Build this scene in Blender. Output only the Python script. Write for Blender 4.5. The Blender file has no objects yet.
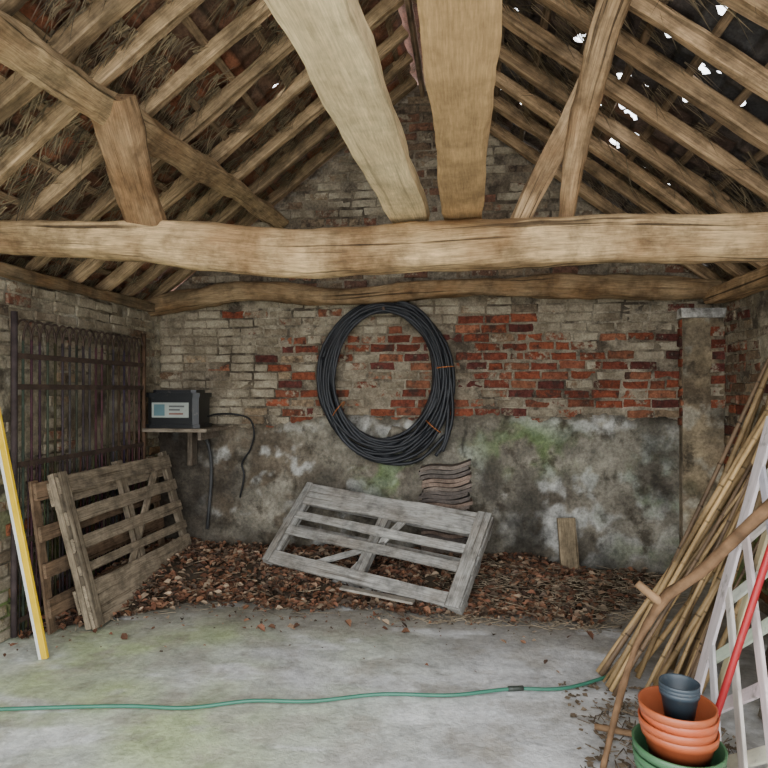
import bpy, math, random
from mathutils import Vector, Matrix, noise
random.seed(7)
R=random.random
def U(a,b): return a+(b-a)*R()
V=Vector
def nz(x,y=0,z=0): return noise.noise(V((x,y,z)))
def fb(x,y=0,z=0): return nz(x,y,z)+.5*nz(x*2.1,y*2.1,z+7)+.3*nz(x*4.3,y*4.3,z+13)
def sm(a,b,x):
    t=max(0,min(1,(x-a)/(b-a))); return t*t*(3-2*t)
def mixc(a,b,t): return tuple(a[i]*(1-t)+b[i]*t for i in range(3))

# ---------------------------------------------------------------- mesh builder
class MB:
    def __init__(s): s.v=[];s.f=[];s.lc=[];s.c=[];s.m=[];s.s=[]
    def add(s,vs,fs,lcs,col,m=0,smooth=False,a=0.0):
        b=len(s.v)
        s.v+= [tuple(p) for p in vs]
        s.lc+=[tuple(p) for p in lcs]
        if isinstance(col,list): s.c+=[(c[0],c[1],c[2],c[3] if len(c)>3 else a) for c in col]
        else: s.c+=[(col[0],col[1],col[2],a)]*len(vs)
        for f in fs:
            s.f.append(tuple(b+i for i in f)); s.m.append(m); s.s.append(smooth)
    def obj(s,name,mats,parent=None):
        me=bpy.data.meshes.new(name); me.from_pydata(s.v,[],s.f)
        at=me.attributes.new('lc','FLOAT_VECTOR','POINT'); at.data.foreach_set('vector',[x for p in s.lc for x in p])
        ac=me.attributes.new('col','FLOAT_COLOR','POINT'); ac.data.foreach_set('color',[x for p in s.c for x in p])
        for m in mats: me.materials.append(m)
        me.polygons.foreach_set('material_index',s.m); me.polygons.foreach_set('use_smooth',s.s)
        me.update()
        o=bpy.data.objects.new(name,me); bpy.context.scene.collection.objects.link(o)
        if parent: o.parent=parent
        return o
def empty(name):
    o=bpy.data.objects.new(name,None); bpy.context.scene.collection.objects.link(o); return o

def catmull(pts,n):
    P=[V(p) for p in pts]
    if len(P)==2: return [P[0].lerp(P[1],i/(n-1)) for i in range(n)]
    P=[P[0]*2-P[1]]+P+[P[-1]*2-P[-2]]
    k=len(P)-3; out=[]
    for i in range(n):
        t=i/(n-1)*k; j=min(int(t),k-1); t-=j
        a,b,c,d=P[j:j+4]
        out.append(0.5*((2*b)+(c-a)*t+(2*a-5*b+4*c-d)*t*t+(3*b-a-3*c+d)*t**3))
    return out
def sect(kind,n=14,e=0.6):
    if kind=='rect':
        c=.10
        return [(.5-c,.5),(.5,.5-c),(.5,0),(.5,-.5+c),(.5-c,-.5),(0,-.5),(-.5+c,-.5),(-.5,-.5+c),(-.5,0),(-.5,.5-c),(-.5+c,.5),(0,.5)]
    o=[]
    for i in range(n):
        a=-2*math.pi*i/n; c,s=math.cos(a),math.sin(a)
        o.append((.5*math.copysign(abs(c)**e,c),.5*math.copysign(abs(s)**e,s)))
    return o
def sweep(mb,pts,w,h,kind='rect',up=(0,0,1),col=(.4,.3,.2),m=0,amp=0.0,freq=6,seg=12,n=12,e=1.0,smooth=None,taper=None):
    P=catmull(pts,seg); up=V(up); S=sect(kind,n,e); off=V((U(-50,50),U(-50,50),U(-50,50)))
    if smooth is None: smooth=(kind!='rect')
    vs=[];lc=[];L=0;k=len(S)
    for i,p in enumerate(P):
        T=(P[min(i+1,seg-1)]-P[max(i-1,0)]).normalized()
        if abs(T.dot(up))>.98: up=V((0.3,1,0.1)).normalized()
        sd=T.cross(up).normalized(); u=sd.cross(T)
        if i: L+=(p-P[i-1]).length
        f=1.0 if taper is None else taper(i/(seg-1))
        for (a,b) in S:
            q=V((L,a*w,b*h)); d=0
            if amp: d=noise.noise(V((L*freq*.5,a*w*freq*3,b*h*freq*3))+off)*amp+noise.noise(V((L*freq*.15,0,0))+off)*amp*.6+noise.noise(V((L*freq*2,a*w*freq*8,b*h*freq*8))+off)*amp*.35
            r=1+d/max(1e-4,min(w,h)*.5)
            vs.append(p+sd*(a*w*f*r)+u*(b*h*f*r)); lc.append(q+off)
    fs=[]
    for i in range(seg-1):
        for j in range(k):
            fs.append((i*k+j,i*k+(j+1)%k,(i+1)*k+(j+1)%k,(i+1)*k+j))
    fs.append(tuple(range(k-1,-1,-1))); fs.append(tuple((seg-1)*k+j for j in range(k)))
    mb.add(vs,fs,lc,col,m,smooth)
def boxf(mb,O,E,F,N,e0,e1,f0,f1,n0,n1,col,m=0,grain='e',j=0.0,a=0.0):
    vs=[];lc=[];off=V((U(-50,50),U(-50,50),U(-50,50)))
    for x in (e0,e1):
        for y in (f0,f1):
            for z in (n0,n1):
                jj=V((U(-j,j),U(-j,j),U(-j,j)))
                vs.append(V(O)+V(E)*x+V(F)*y+V(N)*z+jj)
                lc.append((V((x,y,z)) if grain=='e' else V((y,x,z)))+off)
    fs=[(0,1,3,2),(4,6,7,5),(0,4,5,1),(2,3,7,6),(0,2,6,4),(1,5,7,3)]
    mb.add(vs,fs,lc,col,m,False,a)
def lathe(mb,prof,C,col,m=0,n=48):
    vs=[];lc=[];k=len(prof)
    for i in range(n):
        a=2*math.pi*i/n
        for (r,z) in prof:
            p=V((r*math.cos(a),r*math.sin(a),z)); vs.append(V(C)+p); lc.append(p+V(C))
    fs=[(i*k+j,((i+1)%n)*k+j,((i+1)%n)*k+j+1,i*k+j+1) for i in range(n) for j in range(k-1)]
    mb.add(vs,fs,lc,col,m,True)

# ---------------------------------------------------------------- materials
def mat(name,sc=(1,1,1),ns=5,lo=.7,hi=1.15,bump=.3,bdist=.01,bsc=30,rough=.85,spec=.25,metal=0,
        dirt=None,ww=None,crack=None,var=None,fine=None,blot=None):
    mt=bpy.data.materials.new(name); mt.use_nodes=True; nt=mt.node_tree; N=nt.nodes; L=nt.links
    b=N['Principled BSDF']; b.inputs['Roughness'].default_value=rough; b.inputs['Metallic'].default_value=metal
    b.inputs['Specular IOR Level'].default_value=spec
    lc=N.new('ShaderNodeAttribute'); lc.attribute_name='lc'
    co=N.new('ShaderNodeAttribute'); co.attribute_name='col'
    mp=N.new('ShaderNodeMapping'); mp.inputs['Scale'].default_value=sc; L.new(lc.outputs['Vector'],mp.inputs['Vector'])
    def noi(scale,vec,det=6,ro=.6):
        n=N.new('ShaderNodeTexNoise'); n.inputs['Scale'].default_value=scale; n.inputs['Detail'].default_value=det; n.inputs['Roughness'].default_value=ro
        L.new(vec,n.inputs['Vector']); return n.outputs['Fac']
    def mr(x,a,bb,c,d):
        n=N.new('ShaderNodeMapRange'); L.new(x,n.inputs[0])
        for i,q in enumerate((a,bb,c,d)): n.inputs[i+1].default_value=q
        return n.outputs[0]
    def mix(f,a,bb,mode='MIX'):
        n=N.new('ShaderNodeMix'); n.data_type='RGBA'; n.blend_type=mode
        if isinstance(f,float): n.inputs[0].default_value=f
        else: L.new(f,n.inputs[0])
        for i,q in ((6,a),(7,bb)):
            if isinstance(q,tuple): n.inputs[i].default_value=(*q[:3],1)
            else: L.new(q,n.inputs[i])
        return n.outputs[2]
    def math_(op,a,bb):
        n=N.new('ShaderNodeMath'); n.operation=op
        for i,q in enumerate((a,bb)):
            if isinstance(q,(int,float)): n.inputs[i].default_value=q
            else: L.new(q,n.inputs[i])
        return n.outputs[0]
    def mapped(s):
        m2=N.new('ShaderNodeMapping'); m2.inputs['Scale'].default_value=s; L.new(lc.outputs['Vector'],m2.inputs['Vector']); return m2.outputs[0]
    f=noi(ns,mp.outputs[0]); g=mr(f,.3,.7,lo,hi)
    c=mix(1.0,co.outputs['Color'],g,'MULTIPLY')
    if var:
        v=noi(var[1],lc.outputs['Vector'],4); c=mix(mr(v,.4,.65,0,var[2]),c,var[0])
    if dirt:
        d=noi(dirt[1],lc.outputs['Vector'],8,.65); c=mix(mr(d,dirt[2],dirt[2]+.12,0,dirt[3]),c,dirt[0])
    if ww:
        w=noi(ww[1],lc.outputs['Vector'],8,.72); w2=noi(ww[1]*5.5,lc.outputs['Vector'],6,.7)
        ws=math_('ADD',math_('MULTIPLY',w,.6),math_('MULTIPLY',w2,.4))
        ad=math_('ADD',ws,co.outputs['Alpha'])
        tone=mix(mr(noi(3.5,lc.outputs['Vector'],8,.7),.38,.62,0,1),ww[0],ww[2])
        c=mix(mr(ad,.98,1.04,0,.95),c,tone)
    if crack:
        k=noi(crack[1],mapped(crack[0]),3,.5); k1=mr(k,.60,.66,0,crack[2]); c=mix(k1,c,(.05,.03,.015))
    if fine:
        q=noi(fine[1],mapped(fine[0]),4,.7); c=mix(1.0,c,mr(q,.33,.67,fine[2],fine[3]),'MULTIPLY')
    if blot:
        q=noi(blot[0],lc.outputs['Vector'],7,.68); c=mix(1.0,c,mr(q,.36,.56,blot[1],1.08),'MULTIPLY')
    L.new(c,b.inputs['Base Color'])
    if bump:
        h=noi(bsc,mp.outputs[0],6,.7); bn=N.new('ShaderNodeBump'); bn.inputs['Strength'].default_value=bump; bn.inputs['Distance'].default_value=bdist
        L.new(h,bn.inputs['Height']); L.new(bn.outputs[0],b.inputs['Normal'])
    return mt
WF=((1,16,16),9,.60,1.22)
M_beam=mat('beam_wood',(1.2,12,12),2.2,.62,1.2,.8,.014,3,crack=((.45,22,22),1.6,.85),var=((.24,.125,.052),2.5,.70),fine=WF,blot=(6,.55))
M_plank=mat('sawn_plank_wood',(1,12,12),2,.78,1.1,.5,.006,4,crack=((.35,26,26),1.2,.35),var=((.36,.23,.115),3,.30),fine=((1,16,16),9,.75,1.15),blot=(4,.70))
M_raft=mat('rafter_wood',(1.5,18,18),2,.6,1.2,.5,.006,4,crack=((.5,18,18),1.5,.5),fine=WF,blot=(5,.50))
M_pal=mat('weathered_pallet_wood',(1.5,20,20),2,.65,1.15,.5,.004,4,crack=((.6,26,26),1.3,.6),var=((.18,.135,.09),3,.45),fine=WF,blot=(9,.58))
M_wwhite=mat('painted_white_wood',(2,10,10),3,.8,1.1,.3,.003,8,dirt=((.24,.21,.17),9,.58,.7))
M_brick=mat('brick',(1,1,1),22,.5,1.25,.9,.012,40,dirt=((.045,.032,.025),9,.51,.85),ww=((.46,.40,.29),4.5,(.17,.135,.09)),fine=((1,1,1),60,.7,1.2))
M_mortar=mat('lime_mortar',(1,1,1),10,.45,1.25,1.0,.016,30,dirt=((.055,.042,.03),4,.50,.85),fine=((1,1,1),55,.65,1.2))
M_plast=mat('old_plaster',(1,1,1),6,.55,1.3,.9,.014,22,dirt=((.055,.044,.030),4.5,.53,.85),var=((.25,.225,.175),2.4,.25),fine=((1,1,1),38,.66,1.24),blot=(2.3,.52))
M_floor=mat('concrete_floor',(1,1,1),2.2,.82,1.10,.8,.014,16,rough=.85,dirt=((.40,.37,.31),2.8,.53,.65),fine=((1,1,1),30,.82,1.10),blot=(7,.80))
M_tile=mat('clay_roof_tiles',(1,1,1),8,.5,1.4,.5,.01,30,dirt=((.05,.04,.033),5,.53,.6),fine=((1,1,1),60,.7,1.3))
M_straw=mat('straw',(1,1,1),6,.5,1.3,0)
M_leaf=mat('dead_leaves',(1,1,1),30,.7,1.2,0,rough=.8)
M_iron=mat('rusty_iron',(1,1,1),12,.5,1.5,.4,.002,60,rough=.8)
M_plas=mat('plastic',(1,1,1),8,.85,1.1,.08,.002,30,rough=.42,spec=.5,dirt=((.20,.17,.13),16,.60,.35))
M_hose=mat('black_hose_plastic',(1,1,1),5,.5,2.0,.1,.002,30,rough=.42,spec=.3)
M_bark=mat('bark',(1,1,1),14,.5,1.3,.6,.006,40)
M_cane=mat('bamboo',(1,8,8),3,.6,1.25,.1,.002,20,rough=.55,spec=.3,blot=(3,.5))
M_grav=mat('gravel',(1,1,1),9,.7,1.2,.5,.02,30)

XL,XR,YB,YF=-2.95,2.1,5.6,.25
XM=(XL+XR)/2; SL=.76; Z0=2.36
def roofz(x): return Z0+SL*((x-XL) if x<XM else (XR-x))

# ---------------------------------------------------------------- floor, ground
mb=MB(); nx,ny=180,200
x0,x1,y0,y1=XL-.25,XR+.25,YF-.9,YB+.25
vs=[];cs=[]
for j in range(ny+1):
    for i in range(nx+1):
        x=x0+(x1-x0)*i/nx; y=y0+(y1-y0)*j/ny
        z=.006*nz(x*1.2,y*1.2)+.003*nz(x*6,y*6,3)-.006
        c=mixc((.56,.56,.55),(.80,.81,.82),max(0,min(1,.5+1.0*fb(x*1.1,y*1.6,5))))
        g=sm(.2,-1.6,x)*sm(5.2,3.8,y)*(.6+.7*fb(x*1.3,y*1.3,9)); c=mixc(c,(.50,.60,.29),max(0,min(.85,g)))
        d=sm(.3,1.2,x)*sm(-.2,.3,fb(x*2,y*2,12)+.25)*.6; c=mixc(c,(.36,.335,.30),d)
        d=sm(3.65,4.45,y+.15*fb(x*2,y*2,2)-.35*sm(-2.0,-2.8,x)*-1)*.78; c=mixc(c,(.25,.215,.165),d)
        d=sm(.30,.6,fb(x*3,y*3,30)+.18)*.5; c=mixc(c,(.44,.41,.36),d)
        d=sm(.35,.7,fb(x*1.7,y*4,50)+.1)*.65; c=mixc(c,(.90,.91,.92),d)
        d=sm(.42,.6,fb(x*7,y*7,70)+.05)*.35; c=mixc(c,(.34,.31,.26),d)
        vs.append((x,y,z)); cs.append(c)
mb.add(vs,[(j*(nx+1)+i,j*(nx+1)+i+1,(j+1)*(nx+1)+i+1,(j+1)*(nx+1)+i) for j in range(ny) for i in range(nx)],vs,cs,0,True)
mb.obj('floor',[M_floor])
mb=MB(); p=[(-15,-20,-.03),(15,-20,-.03),(15,YF-.9,-.03),(-15,YF-.9,-.03)]
mb.add(p,[(0,1,2,3)],p,(.5,.48,.44)); mb.obj('ground_outside',[M_grav])  # unseen ground, added pale to bounce light up to the roof

# ---------------------------------------------------------------- walls
def brick_col(red):
    if red:
        c=random.choice([(.28,.075,.038),(.31,.09,.045),(.22,.06,.035),(.15,.045,.035),(.33,.13,.07),(.26,.09,.05)])
    else: c=random.choice([(.30,.21,.13),(.24,.15,.09),(.36,.26,.16),(.25,.10,.06),(.20,.15,.10)])
    k=U(.7,1.15); return tuple(x*k for x in c)
def bricks(mb,P,N,u0,u1,z0,z1,rule,m=0,bl=.235,bh=.083,flip=0):
    z=z0;row=0
    while z<z1:
        u=u0-(bl/2 if row%2 else 0)+U(-.02,.02)
        while u<u1:
            L=bl-U(.010,.022)
            if R()<.12: L=bl*.5
            a=max(u,u0);b=min(u+L,u1); r=rule((a+b)/2,z+bh/2)
            if b-a>.04 and r:
                col,al=r
                d=U(.002,.018); zz=z+U(-.005,.005)+.008*nz(u*.8,row*.3,5); zt=zz+bh-.013-U(0,.009)
                C0=[(a,zz),(a+(b-a)*.3,zz),(a+(b-a)*.7,zz),(b,zz),(b,(zz+zt)/2),(b,zt),(a+(b-a)*.7,zt),(a+(b-a)*.3,zt),(a,zt),(a,(zz+zt)/2)]
                C0=[(x_+U(-.006,.006),y_+U(-.005,.005)) for x_,y_ in C0]; n=10
                Q=[P(x_,y_) for x_,y_ in C0]; cc=P((a+b)/2,(zz+zt)/2)
                back=[q-N*.01 for q in Q]; fr=[q+N*(d-.004) for q in Q]
                fr2=[q+(cc-q).normalized()*U(.005,.013)+N*(d+U(.001,.005)) for q in Q]
                vs=back+fr+fr2+[cc+N*(d+.004)]
                fs=[(i,(i+1)%n,(i+1)%n+n,i+n) for i in range(n)]+[(i+n,(i+1)%n+n,(i+1)%n+2*n,i+2*n) for i in range(n)]+[(2*n+i,2*n+(i+1)%n,3*n) for i in range(n)]
                if flip: fs=[tuple(reversed(f)) for f in fs]
                mb.add(vs,fs,vs,col,m,False,al)
            u+=L+U(.010,.022)
        z+=bh;row+=1
def grid(mb,P,u0,u1,z0,z1,st,colf,m,dispf,N,keep=None):
    nu=int((u1-u0)/st);nv=int((z1-z0)/st);vs=[];cs=[];ok=[]
    for j in range(nv+1):
        for i in range(nu+1):
            u=u0+(u1-u0)*i/nu; z=z0+(z1-z0)*j/nv
            vs.append(P(u,z)+N*dispf(u,z)); cs.append(colf(u,z)); ok.append(keep is None or keep(u,z))
    fs=[]
    for j in range(nv):
        for i in range(nu):
            q=(j*(nu+1)+i,j*(nu+1)+i+1,(j+1)*(nu+1)+i+1,(j+1)*(nu+1)+i)
            if all(ok[k] for k in q): fs.append(q)
    mb.add(vs,fs,vs,cs,m,True)
def slab(mb,pts,N,t,col,m):
    n=len(pts); vs=[V(p) for p in pts]+[V(p)-N*t for p in pts]
    fs=[tuple(range(n,2*n))]+[(i,(i+1)%n,(i+1)%n+n,i+n) for i in range(n)]+[tuple(range(n))]
    mb.add(vs,fs,vs,col,m)
# back wall
mb=MB(); N=V((0,-1,0)); P=lambda u,z:V((u,YB,z))
def mcol(u,z):
    c=mixc((.44,.38,.28),(.22,.175,.12),max(0,min(1,.5+fb(u*1.5,z*1.5,4)+.35*sm(-1.6,-2.6,u))))
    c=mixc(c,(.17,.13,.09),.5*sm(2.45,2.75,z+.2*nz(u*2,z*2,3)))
    return c
slab(mb,[(XL-.25,YB+.012,-.05),(XR+.25,YB+.012,-.05),(XR+.25,YB+.012,Z0-.1),(XM,YB+.012,roofz(XM)+.12),(XL-.25,YB+.012,Z0-.1)],N,.22,(.36,.32,.26),1)
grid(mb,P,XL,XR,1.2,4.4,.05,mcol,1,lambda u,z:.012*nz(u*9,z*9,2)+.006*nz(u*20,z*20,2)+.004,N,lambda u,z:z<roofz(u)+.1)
def ptop(u): return 1.37+.05*nz(u*2.2,1)+.04*nz(u*9,7)+.02*nz(u*23,7)-.10*sm(-1.2,-2.0,u)
def rule(u,z):
    if z>roofz(u)+.05 or z<ptop(u)-.12: return None
    w=fb(u*1.5,z*2.6,8)
    if z>2.5:
        if R()<.16: return None
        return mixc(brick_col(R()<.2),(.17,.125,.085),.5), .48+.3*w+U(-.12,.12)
    red=.88*sm(-2.2,-1.2,u)+.06 if z<2.08 else (.26 if z<2.35 else .12)
    forced=2.13<z<2.27 and -.1<u<.5
    if forced: red=1
    isr=R()<red
    al=(.41 if isr else .63)+.28*w+U(-.12,.14)
    if z>2.08 and not forced: al+=.07
    if forced: al-=.1
    if u>1.3 and z>1.75: al+=.12
    if u<-1.6: al+=.05
    if R()<.07: return None
    return brick_col(isr),al
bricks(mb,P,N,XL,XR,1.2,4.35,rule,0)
def pcol(u,z):
    n=fb(u*1.1,z*1.6,20); n2=fb(u*3.5,z*3.5,21); n3=fb(u*9,z*9,25)
    c=mixc((.31,.28,.22),(.12,.10,.075),max(0,min(1,.5+n*1.1+.3*n3)))
    c=mixc(c,(.12,.088,.056),.85*sm(-.8,-2.0,u+.3*n2)*sm(-.3,.3,n2+.3))
    c=mixc(c,(.52,.51,.47),.95*sm(.05,.42,n2+.3*n3+.38*sm(.0,.9,u)*sm(.95,.3,z)-.2*sm(-.8,-1.6,u)))
    c=mixc(c,(.36,.33,.26),.6*sm(.1,.4,nz(u*1.3,z*2,77)+.3*n3))
    c=mixc(c,(.11,.18,.045),.9*sm(.80,.1,math.hypot((u-.45)/1.0,(z-1.10)/.5))*sm(-.3,.25,n2+.2*n3))
    c=mixc(c,(.14,.21,.07),.85*sm(.42,.0,math.hypot(u+.75,(z-.85)))*sm(-.2,.2,n2))
    c=mixc(c,(.12,.17,.06),.7*sm(.8,.0,abs(u-1.55))*sm(-.1,.4,n2)*sm(1.4,.6,z))
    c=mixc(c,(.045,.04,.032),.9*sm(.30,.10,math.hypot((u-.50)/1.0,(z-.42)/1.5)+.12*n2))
    c=mixc(c,(.06,.05,.04),.85*sm(.22,.08,math.hypot((u-.18)/.8,(z-.85)/1.5)+.10*n2))  # shadow beside the tile stack, painted into the plaster colour
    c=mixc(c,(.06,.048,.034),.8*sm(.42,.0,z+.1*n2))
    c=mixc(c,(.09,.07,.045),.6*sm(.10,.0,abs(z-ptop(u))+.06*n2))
    c=mixc(c,(.05,.038,.028),.9*sm(-2.1,-2.5,u+.2*n2)*sm(1.35,1.1,z))  # corner shade below the shelf, painted into the plaster colour
    xc=-.04+.06*nz(z*5,3)+.02*nz(z*20,4)
    if 1.0<z<1.42: c=mixc(c,(.03,.025,.02),.8*sm(.020,.006,abs(u-xc)))
    return c
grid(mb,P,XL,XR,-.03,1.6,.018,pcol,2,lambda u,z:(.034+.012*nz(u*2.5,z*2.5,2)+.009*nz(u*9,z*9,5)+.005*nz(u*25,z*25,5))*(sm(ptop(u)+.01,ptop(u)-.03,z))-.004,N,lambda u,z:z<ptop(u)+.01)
for (cx,cz,r) in ((-.64,1.19,.085),(-.5,1.16,.05)):
    vs=[];n=12
    for a in range(n+1):
        for b in range(n):
            th=math.pi*a/n*.5; ph=2*math.pi*b/n
            k=r*(1+.45*nz(math.cos(ph)*2,math.sin(ph)*2,th*2+cx))
            vs.append(V((cx+k*math.sin(th)*math.cos(ph),YB-.035-k*.6*math.cos(th),cz+k*math.sin(th)*math.sin(ph))))
    mb.add(vs,[(a*n+b,a*n+(b+1)%n,(a+1)*n+(b+1)%n,(a+1)*n+b) for a in range(n) for b in range(n)],vs,(.25,.22,.17),2,True)
mb.obj('wall_back',[M_brick,M_mortar,M_plast])

# pier
mb=MB(); px0,px1,py=1.76,2.085,YB-.13
E,F,NN=V((1,0,0)),V((0,0,1)),V((0,-1,0))
Pp=lambda u,z:V((u,py,z))
def pcol2(u,z):
    n=fb(u*3,z*3,40); c=mixc((.40,.31,.19),(.18,.135,.085),max(0,min(1,.5+n*1.1))); c=mixc(c,(.50,.46,.36),.75*sm(.05,.35,fb(u*6,z*4,41)))
    return mixc(c,(.13,.16,.07),.5*sm(1.2,.3,z)*sm(0,.4,n))
boxf(mb,(0,0,0),E,F,V((0,1,0)),px0,px1,0,2.28,py+.01,YB-.04,(.28,.22,.15),2)
grid(mb,Pp,px0,px1,0,2.28,.02,pcol2,2,lambda u,z:.018*nz(u*5,z*5,6)+.008*nz(u*16,z*16,6),NN)
bricks(mb,lambda u,z:V((px0,py+.01+u,z)),V((-1,0,0)),0,.09,1.3,2.2,lambda u,z:(brick_col(R()<.7),.3),0,bl=.11,flip=1)
boxf(mb,(0,0,0),E,F,V((0,1,0)),px0-.02,px1,2.20,2.28,py-.04,YB-.04,(.75,.72,.66),2,j=.006)
for k in range(7):
    z=1.45+k*.1; boxf(mb,(0,0,0),E,F,V((0,1,0)),px1-.10+U(-.01,.01),px1,z,z+.07,py-.012,py+.05,brick_col(True),0,j=.006,a=.40+U(-.1,.2))
mb.obj('wall_pier',[M_brick,M_mortar,M_plast])

def side(name,X,nsgn,seed):
    mb=MB(); N=V((nsgn,0,0))
    P=(lambda u,z:V((X,u,z))) if nsgn<0 else (lambda u,z:V((X,YB+YF-u,z)))
    b=X-nsgn*.02
    slab(mb,[(b,YF,-.05),(b,YB,-.05),(b,YB,Z0+.05),(b,YF,Z0+.05)],N,.24,(.3,.26,.2),1)
    def yy(u): return P(u,0).y
    def gc(u,z):
        y=yy(u); n=fb(y*1.8,z*1.8,seed); c=mixc((.48,.42,.30),(.20,.16,.105),max(0,min(1,.4+n)))
        c=mixc(c,(.56,.52,.42),.7*sm(.15,.5,fb(y*5,z*5,seed+6)))
        if nsgn>0: c=mixc(c,(.10,.075,.05),.55*sm(1.2,.6,z))  # left wall only: shade behind the pallets put into the colour
        return mixc(c,(.17,.27,.06),.8*sm(1.3,.4,z)*sm(-.3,.3,nz(y*3,z*3,seed+1)))
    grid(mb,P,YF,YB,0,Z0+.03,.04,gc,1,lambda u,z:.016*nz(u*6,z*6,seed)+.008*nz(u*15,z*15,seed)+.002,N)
    def rl(u,z):
        y=yy(u)
        if y<2.3 : return None
        g=sm(1.5,.4,z)*sm(-.2,.3,nz(y*3,z*3,seed+1))
        if nz(y*1.1,z*1.1,seed+3)<-.02 and R()<.8: return None
        return mixc(brick_col(R()<(.06 if nsgn>0 else .3)),(.15,.19,.06),.65*g), (.60 if nsgn>0 else .48)-.35*g+.25*nz(y*2,z*2,seed+2)+U(-.1,.1)
    bricks(mb,P,N,YF,YB,0,Z0,rl,0,flip=0)
    mb.obj(name,[M_brick,M_mortar,M_plast])
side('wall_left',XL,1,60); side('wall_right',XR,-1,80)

# ---------------------------------------------------------------- roof covering
holes=[(4.1,.91,.08),(4.02,1.0,.04),(3.43,1.09,.032),(4.1,.615,.030),(3.755,.55,.030),(4.63,.926,.030),(4.11,1.06,.032),(2.98,1.03,.022),(3.55,.657,.026),
       (3.9,.80,.026),(4.3,.75,.022),(4.4,1.0,.024),(3.3,.9,.014),(3.2,.72,.018),(4.8,.8,.020),(3.6,1.25,.014),(5.0,.3,.016),(4.5,.2,.016)]
NH=len(holes)
rnd=random.Random(5)
for _ in range(60): holes.append((rnd.uniform(3.0,5.3),rnd.uniform(-.2,1.4),rnd.uniform(.008,.013)))
holesL=[(rnd.uniform(2.8,5.3),rnd.uniform(-2.6,-.6),rnd.uniform(.007,.011)) for _ in range(10)]
cs_=1/math.sqrt(1+SL*SL)
mb=MB()
for side_ in (0,1):
    HL=holesL if side_==0 else holes
    st=.026 if side_==0 else .015; sy=.03 if side_==0 else .015
    nu=int((XR-XM+.33)/cs_/st); yA,yBk=YF-.15,YB+.25; nv=int((yBk-yA)/sy); vs=[];cs=[]; bad=set()
    for i in range(nu+1):
        d=i*st*cs_
        x=XM-d if side_==0 else XM+d
        s=i*st; row=int(s/.29); fr=s/.29-row
        near=[h for h in HL if abs(h[1]-x)<.2]
        nrm=V((-SL if side_==0 else SL,0,1)).normalized()
        for j in range(nv+1):
            y=yA+(yBk-yA)*j/nv
            lift=.155+.022*(fr)+.016*math.sin((y/.225)*2*math.pi)+.008*nz(y*3,s*3,row)
            p=V((x,y,roofz(XM)-SL*d))+nrm*lift
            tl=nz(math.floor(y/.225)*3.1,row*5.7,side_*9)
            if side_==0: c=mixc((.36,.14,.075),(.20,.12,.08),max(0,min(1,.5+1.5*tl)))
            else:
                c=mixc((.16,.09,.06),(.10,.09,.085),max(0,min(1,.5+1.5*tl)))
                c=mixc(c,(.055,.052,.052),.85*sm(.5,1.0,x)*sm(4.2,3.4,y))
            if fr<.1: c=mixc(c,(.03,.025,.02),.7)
            vs.append(p); cs.append(c)
            for (hy,hx,hr) in near:
                if abs(hy-y)<.2 and math.hypot(hy-y,(hx-x)*1.3)<hr*(1+1.0*nz(y*26,x*26,3)): bad.add(i*(nv+1)+j);break
    fs=[]
    for i in range(nu):
        for j in range(nv):
            q=(i*(nv+1)+j,i*(nv+1)+j+1,(i+1)*(nv+1)+j+1,(i+1)*(nv+1)+j)
            b_=[k for k in q if k in bad]
            if len(b_)<2:
                if len(b_)==1: q=tuple(k for k in q if k not in bad)
                fs.append(q)
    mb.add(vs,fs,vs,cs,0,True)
sweep(mb,[(XM,YF-.15,roofz(XM)+.19),(XM,YB+.25,roofz(XM)+.19)],.30,.08,'round',col=(.2,.1,.07),seg=20)
mb.obj('ceiling',[M_tile])

# rafters, battens, ridge
mb=MB()
ys=[]; y=YB-.12
while y>YF: ys.append(y); y-=.40
for y in ys:
    for sd in (0,1):
        yj=y+U(-.04,.04); w=U(.060,.090)
        e=XL-.2 if sd==0 else XR+.2
        ze=Z0-SL*.2
        xm=XM-.02 if sd==0 else XM+.02
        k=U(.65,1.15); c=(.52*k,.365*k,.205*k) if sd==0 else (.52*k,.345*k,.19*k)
        up=V((-SL if sd==0 else SL,0,1)).normalized()
        sweep(mb,[V((e,yj,ze))+up*.07,V(((e+xm)/2,yj+U(-.03,.03),(ze+roofz(XM))/2+U(-.015,.015)))+up*.07,V((xm,yj+U(-.04,.04),roofz(XM)))+up*.07],w,.085,'rect',up,c,0,.010,6,22)
sweep(mb,[(XM,YF,roofz(XM)+.03),(XM,YB-.02,roofz(XM)+.03)],.035,.15,'rect',col=(.34,.24,.15),seg=8)
s=.12
while s<3.4:
    for sd in (0,1):
        x=XM-s*cs_ if sd==0 else XM+s*cs_
        up=V((-SL if sd==0 else SL,0,1)).normalized(); z=roofz(XM)-SL*s*cs_
        a=V((x,YF,z))+up*.122; b=V((x,YB-.02,z))+up*.122
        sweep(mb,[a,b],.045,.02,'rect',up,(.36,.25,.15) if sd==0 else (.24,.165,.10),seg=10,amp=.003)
    s+=.29
mb.obj('roof_rafters',[M_raft])

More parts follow.
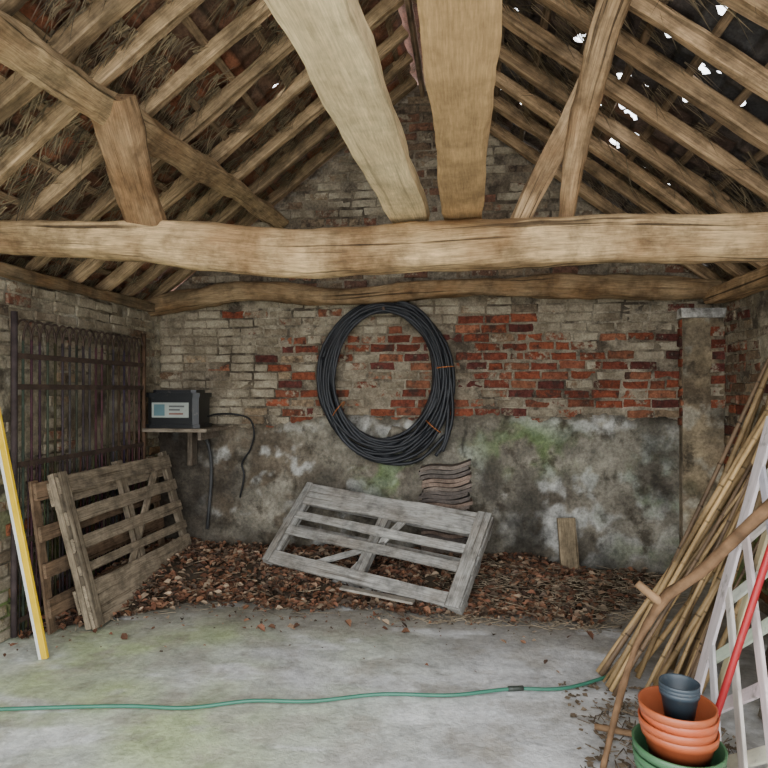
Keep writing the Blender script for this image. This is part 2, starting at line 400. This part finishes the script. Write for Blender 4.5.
# straw between rafters
mb=MB()
s=.05
while s<3.3:
    for sd in (0,1):
        up=V((-SL if sd==0 else SL,0,1)).normalized(); dn=V((-1 if sd==0 else 1,0,-SL)).normalized()
        y=YB-.05
        while y>1.0:
            y-=U(.035,.075) if y>2.0 else .11
            ss=s+U(-.035,.035)
            x=XM+(-1 if sd==0 else 1)*ss*cs_
            if sd==1 and any(abs(h[0]-y)<.2 and abs(h[1]-x)<.25 and math.hypot(h[0]-y,h[1]-x)<h[2]*1.2+.03 for h in holes[:NH]): continue
            if sd==1 and R()<.8*sm(.6,1.1,x)*sm(4.2,3.5,y): continue
            dens=nz(y*2.2,s*2.2,sd*7+1)
            if dens<-.12 and R()<.8: continue
            B=V((x,y,roofz(XM)-SL*ss*cs_))+up*U(.09,.13)
            kb=U(.5,1.1)
            base=dn*(1 if R()<.85 else -.4)+V((0,U(-.35,.35),0))
            for k in range(int(U(7,15)) if sd==0 else int(U(4,9))):
                L=U(.08,.20) if sd==0 else U(.08,.26); hang=U(0,.08) if R()<.85 else U(.08,.22)
                d=(base+V((U(-.15,.15),U(-.35,.35),U(-.15,.15)))).normalized()
                q=B+V((0,U(-.045,.045),0)); md=q+d*L*.55-up*hang*.6*L*2; en=q+d*L-V((0,0,1))*hang*L*2.5-up*hang*.3
                w=V((-d.y*.6,abs(d.x)+.4,.2)).normalized()*U(.0022,.0055)
                if sd==0: w=V((0,1,0))*U(.0022,.005)
                kk=kb*U(.6,1.3); c=(.43*kk,.34*kk,.21*kk) if R()<.7 else (.25*kk,.20*kk,.14*kk)
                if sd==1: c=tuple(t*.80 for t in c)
                vs=[q-w,q+w,md+w,md-w,en]
                mb.add(vs,[(0,1,2,3),(3,2,4)],vs,c)
    s+=.145
mb.obj('thatch_straw_lining',[M_straw])

# ---------------------------------------------------------------- timbers
def timber(name,pts,w,h,kind='rect',up=(0,0,1),col=(.42,.31,.2),mt=None,**k):
    mb=MB(); sweep(mb,pts,w,h,kind,up,col,0,**k); return mb.obj(name,[mt or M_beam])
timber('tie_beam',[(-3.0,3.42,2.545),(-2.4,3.41,2.50),(-1.75,3.4,2.455),(-1.1,3.4,2.385),(-.5,3.4,2.375),(.1,3.4,2.385),(.7,3.42,2.40),(1.3,3.42,2.38),(2.15,3.42,2.385)],.25,.25,'round',
       col=(.68,.475,.255),amp=.024,freq=4,seg=150,n=30,e=.72,taper=lambda t:.84+.20*sm(.1,.4,t)-.10*sm(.62,.9,t))
timber('tie_beam',[(-2.97,5.42,2.37),(-2.4,5.43,2.46),(-1.9,5.43,2.50),(-1.2,5.44,2.43),(-.5,5.44,2.47),(.3,5.44,2.49),(1.1,5.44,2.47),(2.12,5.43,2.42)],.2,.17,'round',
       col=(.40,.28,.155),amp=.034,freq=5,seg=100,n=18,e=.8,taper=lambda t:.95+.2*math.sin(t*9)*.5)
timber('tie_beam',[(-3.0,.45,2.40),(0,.45,2.38),(2.15,.45,2.40)],.24,.24,'round',col=(.4,.3,.2),amp=.02,seg=40,n=18,e=.75)
timber('overhead_plank',[(-.330,3.58,2.578),(-.385,1.4,2.565),(-.41,.3,2.565)],.205,.085,'rect',col=(.80,.64,.38),mt=M_plank,amp=.006,seg=50)
timber('overhead_plank',[(-.04,3.58,2.578),(-.025,1.4,2.565),(-.02,.3,2.565)],.205,.085,'rect',col=(.54,.35,.17),mt=M_plank,amp=.006,seg=50)
timber('purlin',[(-1.74,5.55,3.15),(-1.78,4.5,3.13),(-1.82,3.4,3.07),(-1.86,2.2,3.02),(-1.88,.3,3.02)],.14,.11,'rect',up=(-SL,0,1),col=(.56,.40,.22),amp=.018,seg=80)
timber('roof_strut',[(-1.85,3.40,2.50),(-1.84,3.2,2.76),(-1.81,2.93,3.09)],.20,.12,'rect',up=(.2,1,.6),col=(.38,.255,.14),amp=.014,seg=30)
timber('roof_strut',[(.50,3.42,2.49),(.54,3.27,2.85),(.59,3.08,3.15),(.66,2.92,3.40)],.12,.12,'round',up=(0,1,0),col=(.44,.295,.16),amp=.022,seg=40,n=18,e=.85,taper=lambda t:.85+.40*t)
timber('roof_brace',[(.26,3.42,2.49),(.42,3.34,2.82),(.585,3.22,3.14)],.105,.07,'rect',up=(.0,1,.3),col=(.54,.375,.21),amp=.008,seg=22)
timber('wall_plate',[(2.0,YB-.15,2.37),(2.0,3.0,2.36),(2.0,YF,2.36)],.17,.12,'rect',col=(.52,.34,.18),amp=.012,seg=40)
timber('wall_plate',[(-2.9,YB-.02,2.36),(-2.9,3.0,2.35),(-2.9,YF,2.36)],.08,.08,'rect',col=(.26,.19,.11),amp=.012,seg=40)

# ---------------------------------------------------------------- hose coil
mb=MB()
cx,cz=-.755,1.68
pts=[];loops=18
rr=random.Random(11)
par=[]
for l in range(loops+1):
    if l%4==1: a,b=rr.uniform(.42,.50),rr.uniform(.52,.62)
    else: a,b=rr.uniform(.52,.635),rr.uniform(.62,.74)
    par.append((a,b,rr.uniform(-.03,.03),-(b-.68)*.6+rr.uniform(-.03,.03),rr.uniform(.02,.13)))
NS=40
for l in range(loops):
    for k in range(NS):
        t=k/NS; a=[par[l][q]*(1-sm(0,1,t))+par[l+1][q]*sm(0,1,t) for q in range(5)]
        th=2*math.pi*t+math.pi/2
        w=1+.03*nz(math.cos(th)*2+l*3,math.sin(th)*2)
        pts.append((cx+a[2]+a[0]*w*math.cos(th),YB-.065-a[4]*.8,cz+a[3]+a[1]*w*math.sin(th)))
pts=pts[:-14]
HC=(.019,.020,.023)
sweep(mb,pts,.031,.031,'round',up=(0,1,0),col=HC,m=0,seg=len(pts),n=8)
sweep(mb,[(-.20,5.46,1.62),(-.19,5.47,1.4),(-.22,5.47,1.15),(-.30,5.46,1.02)],.032,.032,'round',up=(0,1,0),col=HC,seg=24,n=8)
sweep(mb,[(-.17,5.46,1.72),(-.15,5.47,1.4),(-.19,5.47,1.2),(-.24,5.47,1.06)],.030,.030,'round',up=(0,1,0),col=HC,seg=24,n=8)
sweep(mb,[(-1.33,5.48,1.9),(-1.34,5.49,1.6),(-1.22,5.48,1.30),(-1.02,5.47,1.08),(-.75,5.48,.95),(-.45,5.48,.98),(-.2,5.49,1.22)],.032,.032,'round',up=(0,1,0),col=HC,seg=40,n=8)
for (tx,tz,an) in ((-1.17,1.43,.9),(-.22,1.80,.1),(-.32,1.28,-.7)):
    c,s_=math.cos(an),math.sin(an); ring=[]
    for k in range(13):
        a=2*math.pi*k/12; ring.append((tx+.085*math.cos(a)*c,5.475+.08*math.sin(a),tz+.085*math.cos(a)*s_))
    sweep(mb,ring,.010,.010,'round',up=(.3,.1,1),col=(.30,.10,.03),seg=26,n=6)
sweep(mb,[(cx,5.60,2.30),(cx,5.40,2.32)],.03,.03,'round',up=(1,0,0),col=(.12,.08,.06),m=0,seg=3,n=8)
mb.obj('coiled_hose',[M_hose])

# ---------------------------------------------------------------- pallets
def pallet(name,O,E,F,L,H,T,slats,ups,back,col,diag=()):
    E=V(E).normalized(); F=V(F); F=(F-E*F.dot(E)).normalized(); N=E.cross(F).normalized()
    if N.y>0 and abs(N.y)>.5: N=-N
    if abs(N.y)<=.5 and N.x<0: N=-N
    mb=MB(); t=.022
    def C(): k=U(.75,1.2); return tuple(x*k for x in col)
    for (a,b) in slats:
        ff=((a+b)/2-.5)*H; tw=U(-.006,.006)
        sweep(mb,[V(O)-E*(L/2-U(0,.012))+F*(ff-tw)-N*t/2,V(O)+F*(ff+U(-.004,.004))-N*t/2,V(O)+E*(L/2-U(0,.012))+F*(ff+tw)-N*t/2],(b-a)*H,t,'rect',N,C(),seg=10,amp=.0015,smooth=False)
    for (a,b) in ups: boxf(mb,O,E,F,N,a*L-L/2,b*L-L/2,-H/2,H/2,-T+t+.001,-t-.001,C(),grain='f',j=.003)
    for (a,b) in back: boxf(mb,O,E,F,N,-L/2,L/2,a*H-H/2,b*H-H/2,-T,-T+t,C(),j=.003)
    for (e0,f0,e1,f1,w,dp) in diag:
        p0=V(O)+E*((e0-.5)*L)+F*((f0-.5)*H)+N*dp; p1=V(O)+E*((e1-.5)*L)+F*((f1-.5)*H)+N*dp
        sweep(mb,[p0,p1],w,t*.9,'rect',N,C(),seg=6)
    return mb.obj(name,[M_pal])
pallet('wooden_pallet',(-.77,4.94,.405),(1.62,-.6,-.12),(.24,.50,.52),1.76,.82,.11,
   [(.75,1.0),(.55,.64),(.35,.45),(.0,.14)],[(0,.05),(.47,.52),(.94,1.0)],[(.80,.92),(.42,.54),(.02,.14)],(.42,.405,.37),
   diag=[(.965,.0,.965,1.0,.11,.012),(.02,.0,.02,1.0,.06,.012),(.45,.10,.62,.95,.06,-.05),(.25,.12,.55,.5,.05,-.05)])
pallet('wooden_pallet',(-2.60,4.58,.535),(0,1,0),(-.28,-.1,1.02),1.56,1.06,.09,
   [(.86,.97),(.66,.75),(.48,.57),(.0,.27),(.33,.39)],[(0,.05),(.95,1.0),(.48,.53)],[(.8,.95),(.1,.25)],(.33,.265,.185),
   diag=[(.40,.24,.85,.88,.07,-.035),(.03,0,.03,1,.075,.012)])
pallet('wooden_pallet',(-2.745,4.48,.51),(0,1,0),(-.14,-.03,1.0),1.58,1.0,.07,
   [(.86,.98),(.6,.7),(.36,.46),(.1,.22)],[(0,.04),(.96,1.0)],[],(.28,.18,.11))

# ---------------------------------------------------------------- iron gate with hoops
mb=MB(); gx=-2.87; g0,g1=3.58,5.00; ic=(.060,.040,.030)
g1=5.0+.16
def bar(p,q,r,seg=6): sweep(mb,[p,q],r*2,r*2,'round',up=(1,0,0),col=tuple(x*U(.5,1.5) for x in ic),seg=seg,n=6,amp=r*.15)
nb=20
for i in range(nb+1):
    y=g0+(g1-g0)*i/nb; fr=i in(0,nb)
    bar((gx,y,.03),(gx,y,2.10 if fr else 1.93),.020 if fr else .0085)
for z in (.12,.62,1.12,1.62,1.82): sweep(mb,[(gx+.004,g0,z),(gx+.004,g1,z)],.036,.010,'rect',up=(1,0,0),col=ic,seg=8)
for i in range(0,nb-1):
    ya=g0+(g1-g0)*i/nb; yb=g0+(g1-g0)*(i+2)/nb; r=(yb-ya)/2
    sweep(mb,[(gx+.002*(i%2),(ya+yb)/2-r*math.cos(a),1.92+r*1.7*math.sin(a)) for a in [math.pi*k/8 for k in range(9)]],.015,.015,'round',up=(1,0,0),col=ic,seg=14,n=6)
for i in range(nb):
    y=g0+(g1-g0)*(i+.5)/nb; bar((gx+.006,y,.03),(gx+.006,y,1.12),.005,3)
mb.obj('wrought_iron_gate',[M_iron])

# ---------------------------------------------------------------- battery box, shelf and cable
root=empty('wall_mounted_battery_unit')
mb=MB(); E,F,D=V((1,0,0)),V((0,0,1)),V((0,1,0)); O=V((0,0,0))
boxf(mb,O,E,F,D,-2.83,-2.24,1.235,1.265,5.06,5.55,(.30,.25,.19))
boxf(mb,O,E,F,D,-2.60,-2.55,.90,1.234,5.45,5.55,(.16,.13,.10),grain='f')
boxf(mb,O,E,F,D,-2.36,-2.33,1.16,1.234,5.15,5.55,(.22,.18,.14))
mb.obj('shelf',[M_pal],root)
mb=MB(); k=(.012,.013,.014)
sweep(mb,[(-2.575,5.24,1.267),(-2.575,5.24,1.30)],.50,.31,'rect',up=(0,1,0),col=k,seg=2)
sweep(mb,[(-2.575,5.24,1.30),(-2.575,5.24,1.535)],.47,.28,'rect',up=(0,1,0),col=k,seg=2)
sweep(mb,[(-2.575,5.24,1.535),(-2.575,5.24,1.575)],.50,.31,'rect',up=(0,1,0),col=k,seg=2)
sweep(mb,[(-2.575,5.24,1.575),(-2.575,5.24,1.60)],.40,.22,'rect',up=(0,1,0),col=(.02,.02,.022),seg=2)
for lx,lw,h0,h1,cc in ((-2.76,.34,1.36,1.49,(.36,.39,.35)),(-2.74,.10,1.375,1.475,(.10,.18,.20)),(-2.60,.14,1.45,1.465,(.1,.1,.1)),(-2.60,.10,1.42,1.435,(.1,.1,.1)),(-2.60,.13,1.385,1.40,(.22,.1,.08))):
    dy=5.098 if cc[0]>.3 else 5.096
    boxf(mb,O,E,F,D,lx,lx+lw,h0,h1,dy,5.101,cc)
mb.obj('battery_box',[M_plas],root)
mb=MB()
sweep(mb,[(-2.35,5.3,1.36),(-2.28,5.40,1.38),(-2.15,5.49,1.375),(-2.02,5.51,1.33),(-1.98,5.52,1.2),(-2.02,5.53,1.05),(-2.10,5.53,.92),(-2.08,5.53,.80),(-2.12,5.53,.60)],.018,.018,'round',up=(.2,1,.1),col=(.012,.012,.013),seg=60,n=8)
sweep(mb,[(-2.5,5.42,1.26),(-2.42,5.50,1.1),(-2.40,5.53,.8),(-2.44,5.53,.30)],.03,.03,'round',up=(.2,1,.1),col=(.04,.04,.04),seg=30,n=8)
mb.obj('cable',[M_hose],root)

# ---------------------------------------------------------------- stack of pantiles
mb=MB()
z=0.0
while z<.92:
    ang=U(-.07,.07); dx=U(-.02,.02); ca,sa=math.cos(ang),math.sin(ang)
    W=U(.40,.44);Dp=.17;n=16;col=random.choice([(.17,.135,.11),(.13,.11,.095),(.21,.15,.115),(.11,.09,.078)])
    vs=[]; tilt=.16*sm(.3,.85,z)+U(-.01,.01); A=.016
    for yy_ in (-Dp/2,Dp/2):
        for lay in (0,1):
            for i in range(n+1):
                u=-W/2+W*i/n; zz=z+A+A*math.sin(i/n*2*math.pi+.5)+lay*.030 +u*tilt
                vs.append(V((-.21+dx+u*ca-yy_*sa,5.36+u*sa+yy_*ca,max(.002,zz+.002*nz(u*20,z*30)))))
    m_=n+1; fs=[]
    for i in range(n):
        fs+=[(i,i+1,m_+i+1,m_+i),(2*m_+i,3*m_+i,3*m_+i+1,2*m_+i+1),(m_+i,m_+i+1,3*m_+i+1,3*m_+i),(i,2*m_+i,2*m_+i+1,i+1)]
    fs+=[(0,m_,3*m_,2*m_),(n,2*m_+n,3*m_+n,m_+n)]
    mb.add(vs,fs,vs,col,0,False); z+=U(.033,.037)
mb.obj('stack_of_roof_tiles',[M_tile])

timber('wood_offcut',[(.84,5.42,.03),(.82,5.50,.50)],.15,.06,'rect',up=(0,1,0),col=(.34,.26,.16),mt=M_pal,amp=.004,seg=6)

# ---------------------------------------------------------------- leaf litter
def yfr(x):
    f=4.42+.12*nz(x*2,3)+.07*nz(x*7,8)
    if x<-2.1: f-=(-2.1-x)*1.1
    if x>.9: f+=(x-.9)*1.1
    return f
def hgt(x,y): return .15*sm(0,.85,y-yfr(x))*(1-.6*sm(.2,1.0,x))*(1+.35*nz(x*2.5,y*2.5,5))
mb=MB(); vs=[];cs=[];nx,ny=90,45
for j in range(ny+1):
    for i in range(nx+1):
        x=XL+.06+(1.75-XL-.06)*i/nx; y=3.4+(5.555-3.4)*j/ny
        h=hgt(x,y); vs.append((x,y,h+.012*nz(x*9,y*9) if h>.004 else -.03)); cs.append(mixc((.10,.072,.045),(.05,.038,.028),R()))
mb.add(vs,[(j*(nx+1)+i,j*(nx+1)+i+1,(j+1)*(nx+1)+i+1,(j+1)*(nx+1)+i) for j in range(ny) for i in range(nx)],vs,cs,0,True)
cols=[(.17,.080,.042),(.21,.105,.06),(.12,.06,.036),(.26,.16,.10),(.08,.048,.033),(.19,.085,.05),(.33,.24,.16),(.11,.078,.055),(.09,.06,.04)]
cnt=0
while cnt<8200:
    x=U(XL+.07,1.65); y=U(3.2,5.53); yf=yfr(x); small=False
    if y<yf-.02:
        if yf-y>1.0 or R()>.26*math.exp(-(yf-y)*4.5): continue
        small=R()<.8
    dens=(1-.75*sm(.3,1.0,x))*(1-.35*sm(-1.9,-2.6,x))
    if nz(x*3,y*3,90)<-.2: dens*=.35
    if R()>dens: continue
    h=hgt(x,y); s_=U(.007,.017) if small else U(.015,.038); a=U(0,6.28)
    ax=V((math.cos(a),math.sin(a),U(-.7,.7))).normalized(); bx=ax.cross(V((U(-.6,.6),U(-.6,.6),1))).normalized(); up=ax.cross(bx)
    if up.z<0: up=-up
    o=V((x,y,h+U(.010,.035))); cu=U(.1,.8)*s_
    o.y=min(o.y,5.52)
    vs=[o-ax*s_,o-ax*s_*.4+bx*s_*.55+up*cu,o+ax*s_*.3+bx*s_*.6+up*cu,o+ax*s_*1.1,o+ax*s_*.3-bx*s_*.6+up*cu,o-ax*s_*.4-bx*s_*.55+up*cu]
    for q in vs: q.z=max(q.z,.004); q.x=max(q.x,XL+.045)
    c=random.choice(cols);k=U(.6,1.5);c=tuple(q*k for q in c)
    mb.add(vs,[(0,1,2,3),(0,3,4,5)],vs,c); cnt+=1
for _ in range(1700):
    x=U(-.3,1.6) if R()<.75 else U(-2.6,1.5); y=yfr(x)+U(-.2,.8)
    if y>5.5: continue
    a=U(0,3.14); L=U(.04,.18); d=V((math.cos(a),math.sin(a)*.7,U(-.1,.2)))*L
    p=V((x,y,hgt(x,y)+.03 if y>yfr(x) else .01)); q=p+d; q.z=max(q.z,.006)
    if q.y>5.52: continue
    k=U(.4,1.2); sweep(mb,[p,q],.005,.004,'round',up=(.1,.2,1),col=(.40*k,.32*k,.22*k),seg=2,n=4)
mb.obj('leaf_litter',[M_leaf])
timber('broken_slat',[(-.95,4.53,.13),(-.40,4.43,.08)],.07,.02,'rect',col=(.42,.38,.32),mt=M_pal,seg=4)

# ---------------------------------------------------------------- garden hose
mb=MB()
hp=[(-2.85,2.66),(-2.31,2.79),(-1.74,2.90),(-1.4,2.93),(-1.11,3.04),(-.8,3.08),(-.46,3.2),(-.1,3.24),(.21,3.35),(.5,3.40),(.80,3.60)]
sweep(mb,[(x,y,.014) for x,y in hp],.019,.019,'round',up=(0,0,1),col=(.045,.18,.12),seg=120,n=8)
sweep(mb,[(.20,3.345,.016),(.28,3.365,.016)],.027,.027,'round',up=(0,0,1),col=(.04,.05,.04),seg=4,n=10)
mb.obj('garden_hose',[M_plas])

# ---------------------------------------------------------------- yellow batten
mb=MB()
p0,p1=V((-2.51,3.37,.005)),V((-2.86,3.29,1.92))
dr=(p1-p0).normalized(); sx=dr.cross(V((0,1,0))).normalized()
for o_,w_,c_ in ((-.017,.018,(.75,.75,.72)),(.012,.040,(.85,.55,.02))):
    sweep(mb,[p0-sx*o_,p1-sx*o_],w_,.022,'rect',up=(0,1,0),col=c_,seg=4)
mb.obj('yellow_wooden_batten',[M_plas])

# ---------------------------------------------------------------- bamboo canes
mb=MB()
for i in range(34):
    bx=U(.66,1.20); by=3.30+U(0,.34)+(bx-.68)*.2
    ty=by+U(-.10,.40); tz=U(1.5,1.95); tx=U(1.72,1.98)
    r=U(.008,.017); k=U(.5,1.2); c=(.48*k,.32*k,.15*k) if R()<.65 else (.20*k,.13*k,.075*k)
    p=V((bx,by,.01)); q=V((tx,ty,tz)); pts=[p,p.lerp(q,.5)+V((U(-.02,.02),U(-.02,.02),U(-.03,.01))),q]
    sweep(mb,pts,r*2,r*2,'round',up=(0,1,0),col=c,seg=16,n=7)
    P_=catmull(pts,9)
    for w in P_[1:-1]:
        d=(q-p).normalized(); sweep(mb,[w-d*.005,w+d*.005],r*2.4,r*2.4,'round',up=(0,1,0),col=tuple(x*.6 for x in c),seg=2,n=7)
mb.obj('bamboo_canes',[M_cane])

# white trellis
mb=MB()
TE=V((-.10,-.85,0)).normalized(); TF=V((.36,-.09,1.5)); TF=(TF-TE*TF.dot(TE)).normalized(); TN=TE.cross(TF).normalized()
if TN.x>0: TN=-TN
O=V((1.10,3.24,.01)); TW,TH=.95,1.50
def tl(e0,f0,e1,f1,w,dn,c=(.86,.84,.78)):
    sweep(mb,[O+TE*e0+TF*f0+TN*dn,O+TE*e1+TF*f1+TN*dn],w,.016,'rect',up=TN,col=tuple(x*U(.8,1.1) for x in c),seg=8,amp=.001)
tl(0,0,.0,TH,.12,.020); tl(.15,0,.22,TH,.06,-.020,(.52,.44,.33)); tl(TW,0,TW,TH,.09,.020)
for k in range(-9,10):
    a0=k*.30
    for sgn,dn in ((1,0.0),(-1,.0175)):
        sl=.75*sgn
        f_at=lambda e:(a0+.62)+sl*(e-TW/2)
        es=[TW*q/60 for q in range(61) if 0<=f_at(TW*q/60)<=TH]
        if len(es)>4: tl(es[0],f_at(es[0]),es[-1],f_at(es[-1]),.055,dn)
mb.obj('white_trellis',[M_wwhite])
mb=MB()
for (bx,by,tx,tz,w,c) in ((1.40,3.2,1.93,1.9,.10,(.30,.26,.20)),(1.46,2.95,1.95,1.6,.12,(.06,.045,.035)),(1.49,3.45,1.96,1.75,.09,(.12,.085,.06)),(1.46,2.6,1.94,1.7,.14,(.10,.07,.045)),(1.38,3.0,1.9,1.5,.16,(.05,.038,.028)),(1.38,2.75,1.9,1.5,.12,(.07,.05,.035))):
    sweep(mb,[(bx,by,.01),(tx,by+.05,tz)],w,.022,'rect',up=(-1,0,.4),col=c,seg=6)
mb.obj('leaning_boards',[M_pal])
mb=MB()
sweep(mb,[(.55,2.70,.015),(.62,2.76,.25),(.72,2.85,.47),(.80,2.85,.62),(.86,2.83,.72),(1.0,2.80,.85),(1.12,2.77,1.0),(1.25,2.74,1.15),(1.36,2.72,1.30),(1.42,2.70,1.45)],.045,.045,'round',
       up=(0,1,0),col=(.20,.115,.060),amp=.012,freq=9,seg=80,n=10,taper=lambda t:.75+.35*sm(.2,.5,t))
sweep(mb,[(.83,2.84,.67),(.79,2.86,.70),(.735,2.88,.745)],.036,.036,'round',up=(0,1,0),col=(.28,.17,.09),amp=.006,seg=10,n=10)
mb.obj('crooked_branch',[M_bark])
timber('red_pole',[(.90,2.66,.01),(1.27,2.66,1.25)],.028,.028,'round',up=(0,1,0),col=(.42,.02,.025),mt=M_plas,seg=6,n=12)

# plant pots
def pot(mb,z,r,h,col,cx,cy,tw=.72,rim=.03):
    pr=[(.001,z),(r*tw,z),(r*.965,z+h-rim),(r*1.03,z+h-rim),(r*1.06,z+h),(r*1.02,z+h+.002),(r*.99,z+h-.004),(r*.93,z+h-rim),(r*tw-.006,z+.006),(.001,z+.006)]
    lathe(mb,pr,(cx,cy,0),col)
mb=MB(); pcx,pcy=.755,2.40
for z,r in ((0.002,.146),(.030,.148),(.068,.151)): pot(mb,z,r,.240,(.06,.15,.07),pcx+U(-.003,.003),pcy)
mb.obj('green_plant_pots',[M_plas])
mb=MB()
for z in (.160,.190,.220,.248): pot(mb,z,.126,.205,(.42*U(.85,1.1),.095,.035),pcx+U(-.005,.005),pcy+U(-.004,.004),tw=.62)
mb.obj('terracotta_plant_pots',[M_plas])
mb=MB()
for z in (.385,.398,.411): pot(mb,z,.066,.118,(.04,.055,.07),pcx+.005,pcy,rim=.018)
mb.obj('grey_plant_pots',[M_plas])
mb=MB()
for _ in range(420):
    x=U(.45,1.15);y=U(2.45,3.3)
    if math.hypot(x-pcx,y-pcy)<.2 or x<.42+.3*(y-2.45)+.1*nz(y*5): continue
    a=U(0,3.14); L=U(.02,.10)
    p=V((x,y,.008)); q=p+V((math.cos(a)*L,math.sin(a)*L,U(0,.015)))
    k=U(.4,1.2); sweep(mb,[p,q],.006,.005,'round',up=(.1,.2,1),col=(.26*k,.20*k,.14*k),seg=2,n=4)
for _ in range(500):
    x=U(.48,1.2);y=U(2.45,3.5)
    if math.hypot(x-pcx,y-pcy)<.2: continue
    s_=U(.006,.02); k=U(.5,1.2); a=U(0,3)
    vs=[V((x+s_*math.cos(a+t),y+s_*math.sin(a+t),.004+U(0,.01))) for t in (0,1.5,3.1,4.6)]
    mb.add(vs,[(0,1,2,3)],vs,(.20*k,.15*k,.10*k))
sweep(mb,[(.58,3.02,.02),(.86,2.93,.03)],.03,.03,'round',up=(0,0,1),col=(.25,.15,.08),seg=5,n=8)
mb.obj('twigs',[M_bark])

# ---------------------------------------------------------------- world & light
w=bpy.data.worlds.new('overcast'); bpy.context.scene.world=w; w.use_nodes=True
bg=w.node_tree.nodes['Background']; bg.inputs[0].default_value=(.93,.965,1,1); bg.inputs[1].default_value=7.0
ld=bpy.data.lights.new('front_opening_portal','AREA'); ld.shape='RECTANGLE'; ld.size=5.4; ld.size_y=4.4
ld.cycles.is_portal=True
lo=bpy.data.objects.new('front_opening_portal',ld); lo.location=(XM,YF-.2,2.2); lo.rotation_euler=(math.radians(90),0,0); bpy.context.scene.collection.objects.link(lo)

cd=bpy.data.cameras.new('camera'); cd.sensor_width=36; cd.lens=620/768*36; cd.shift_y=6/768; cd.clip_start=.05
cam=bpy.data.objects.new('camera',cd); cam.location=(0,0,1.6); cam.rotation_euler=(math.radians(90),0,math.radians(7.9))
bpy.context.scene.collection.objects.link(cam); bpy.context.scene.camera=cam
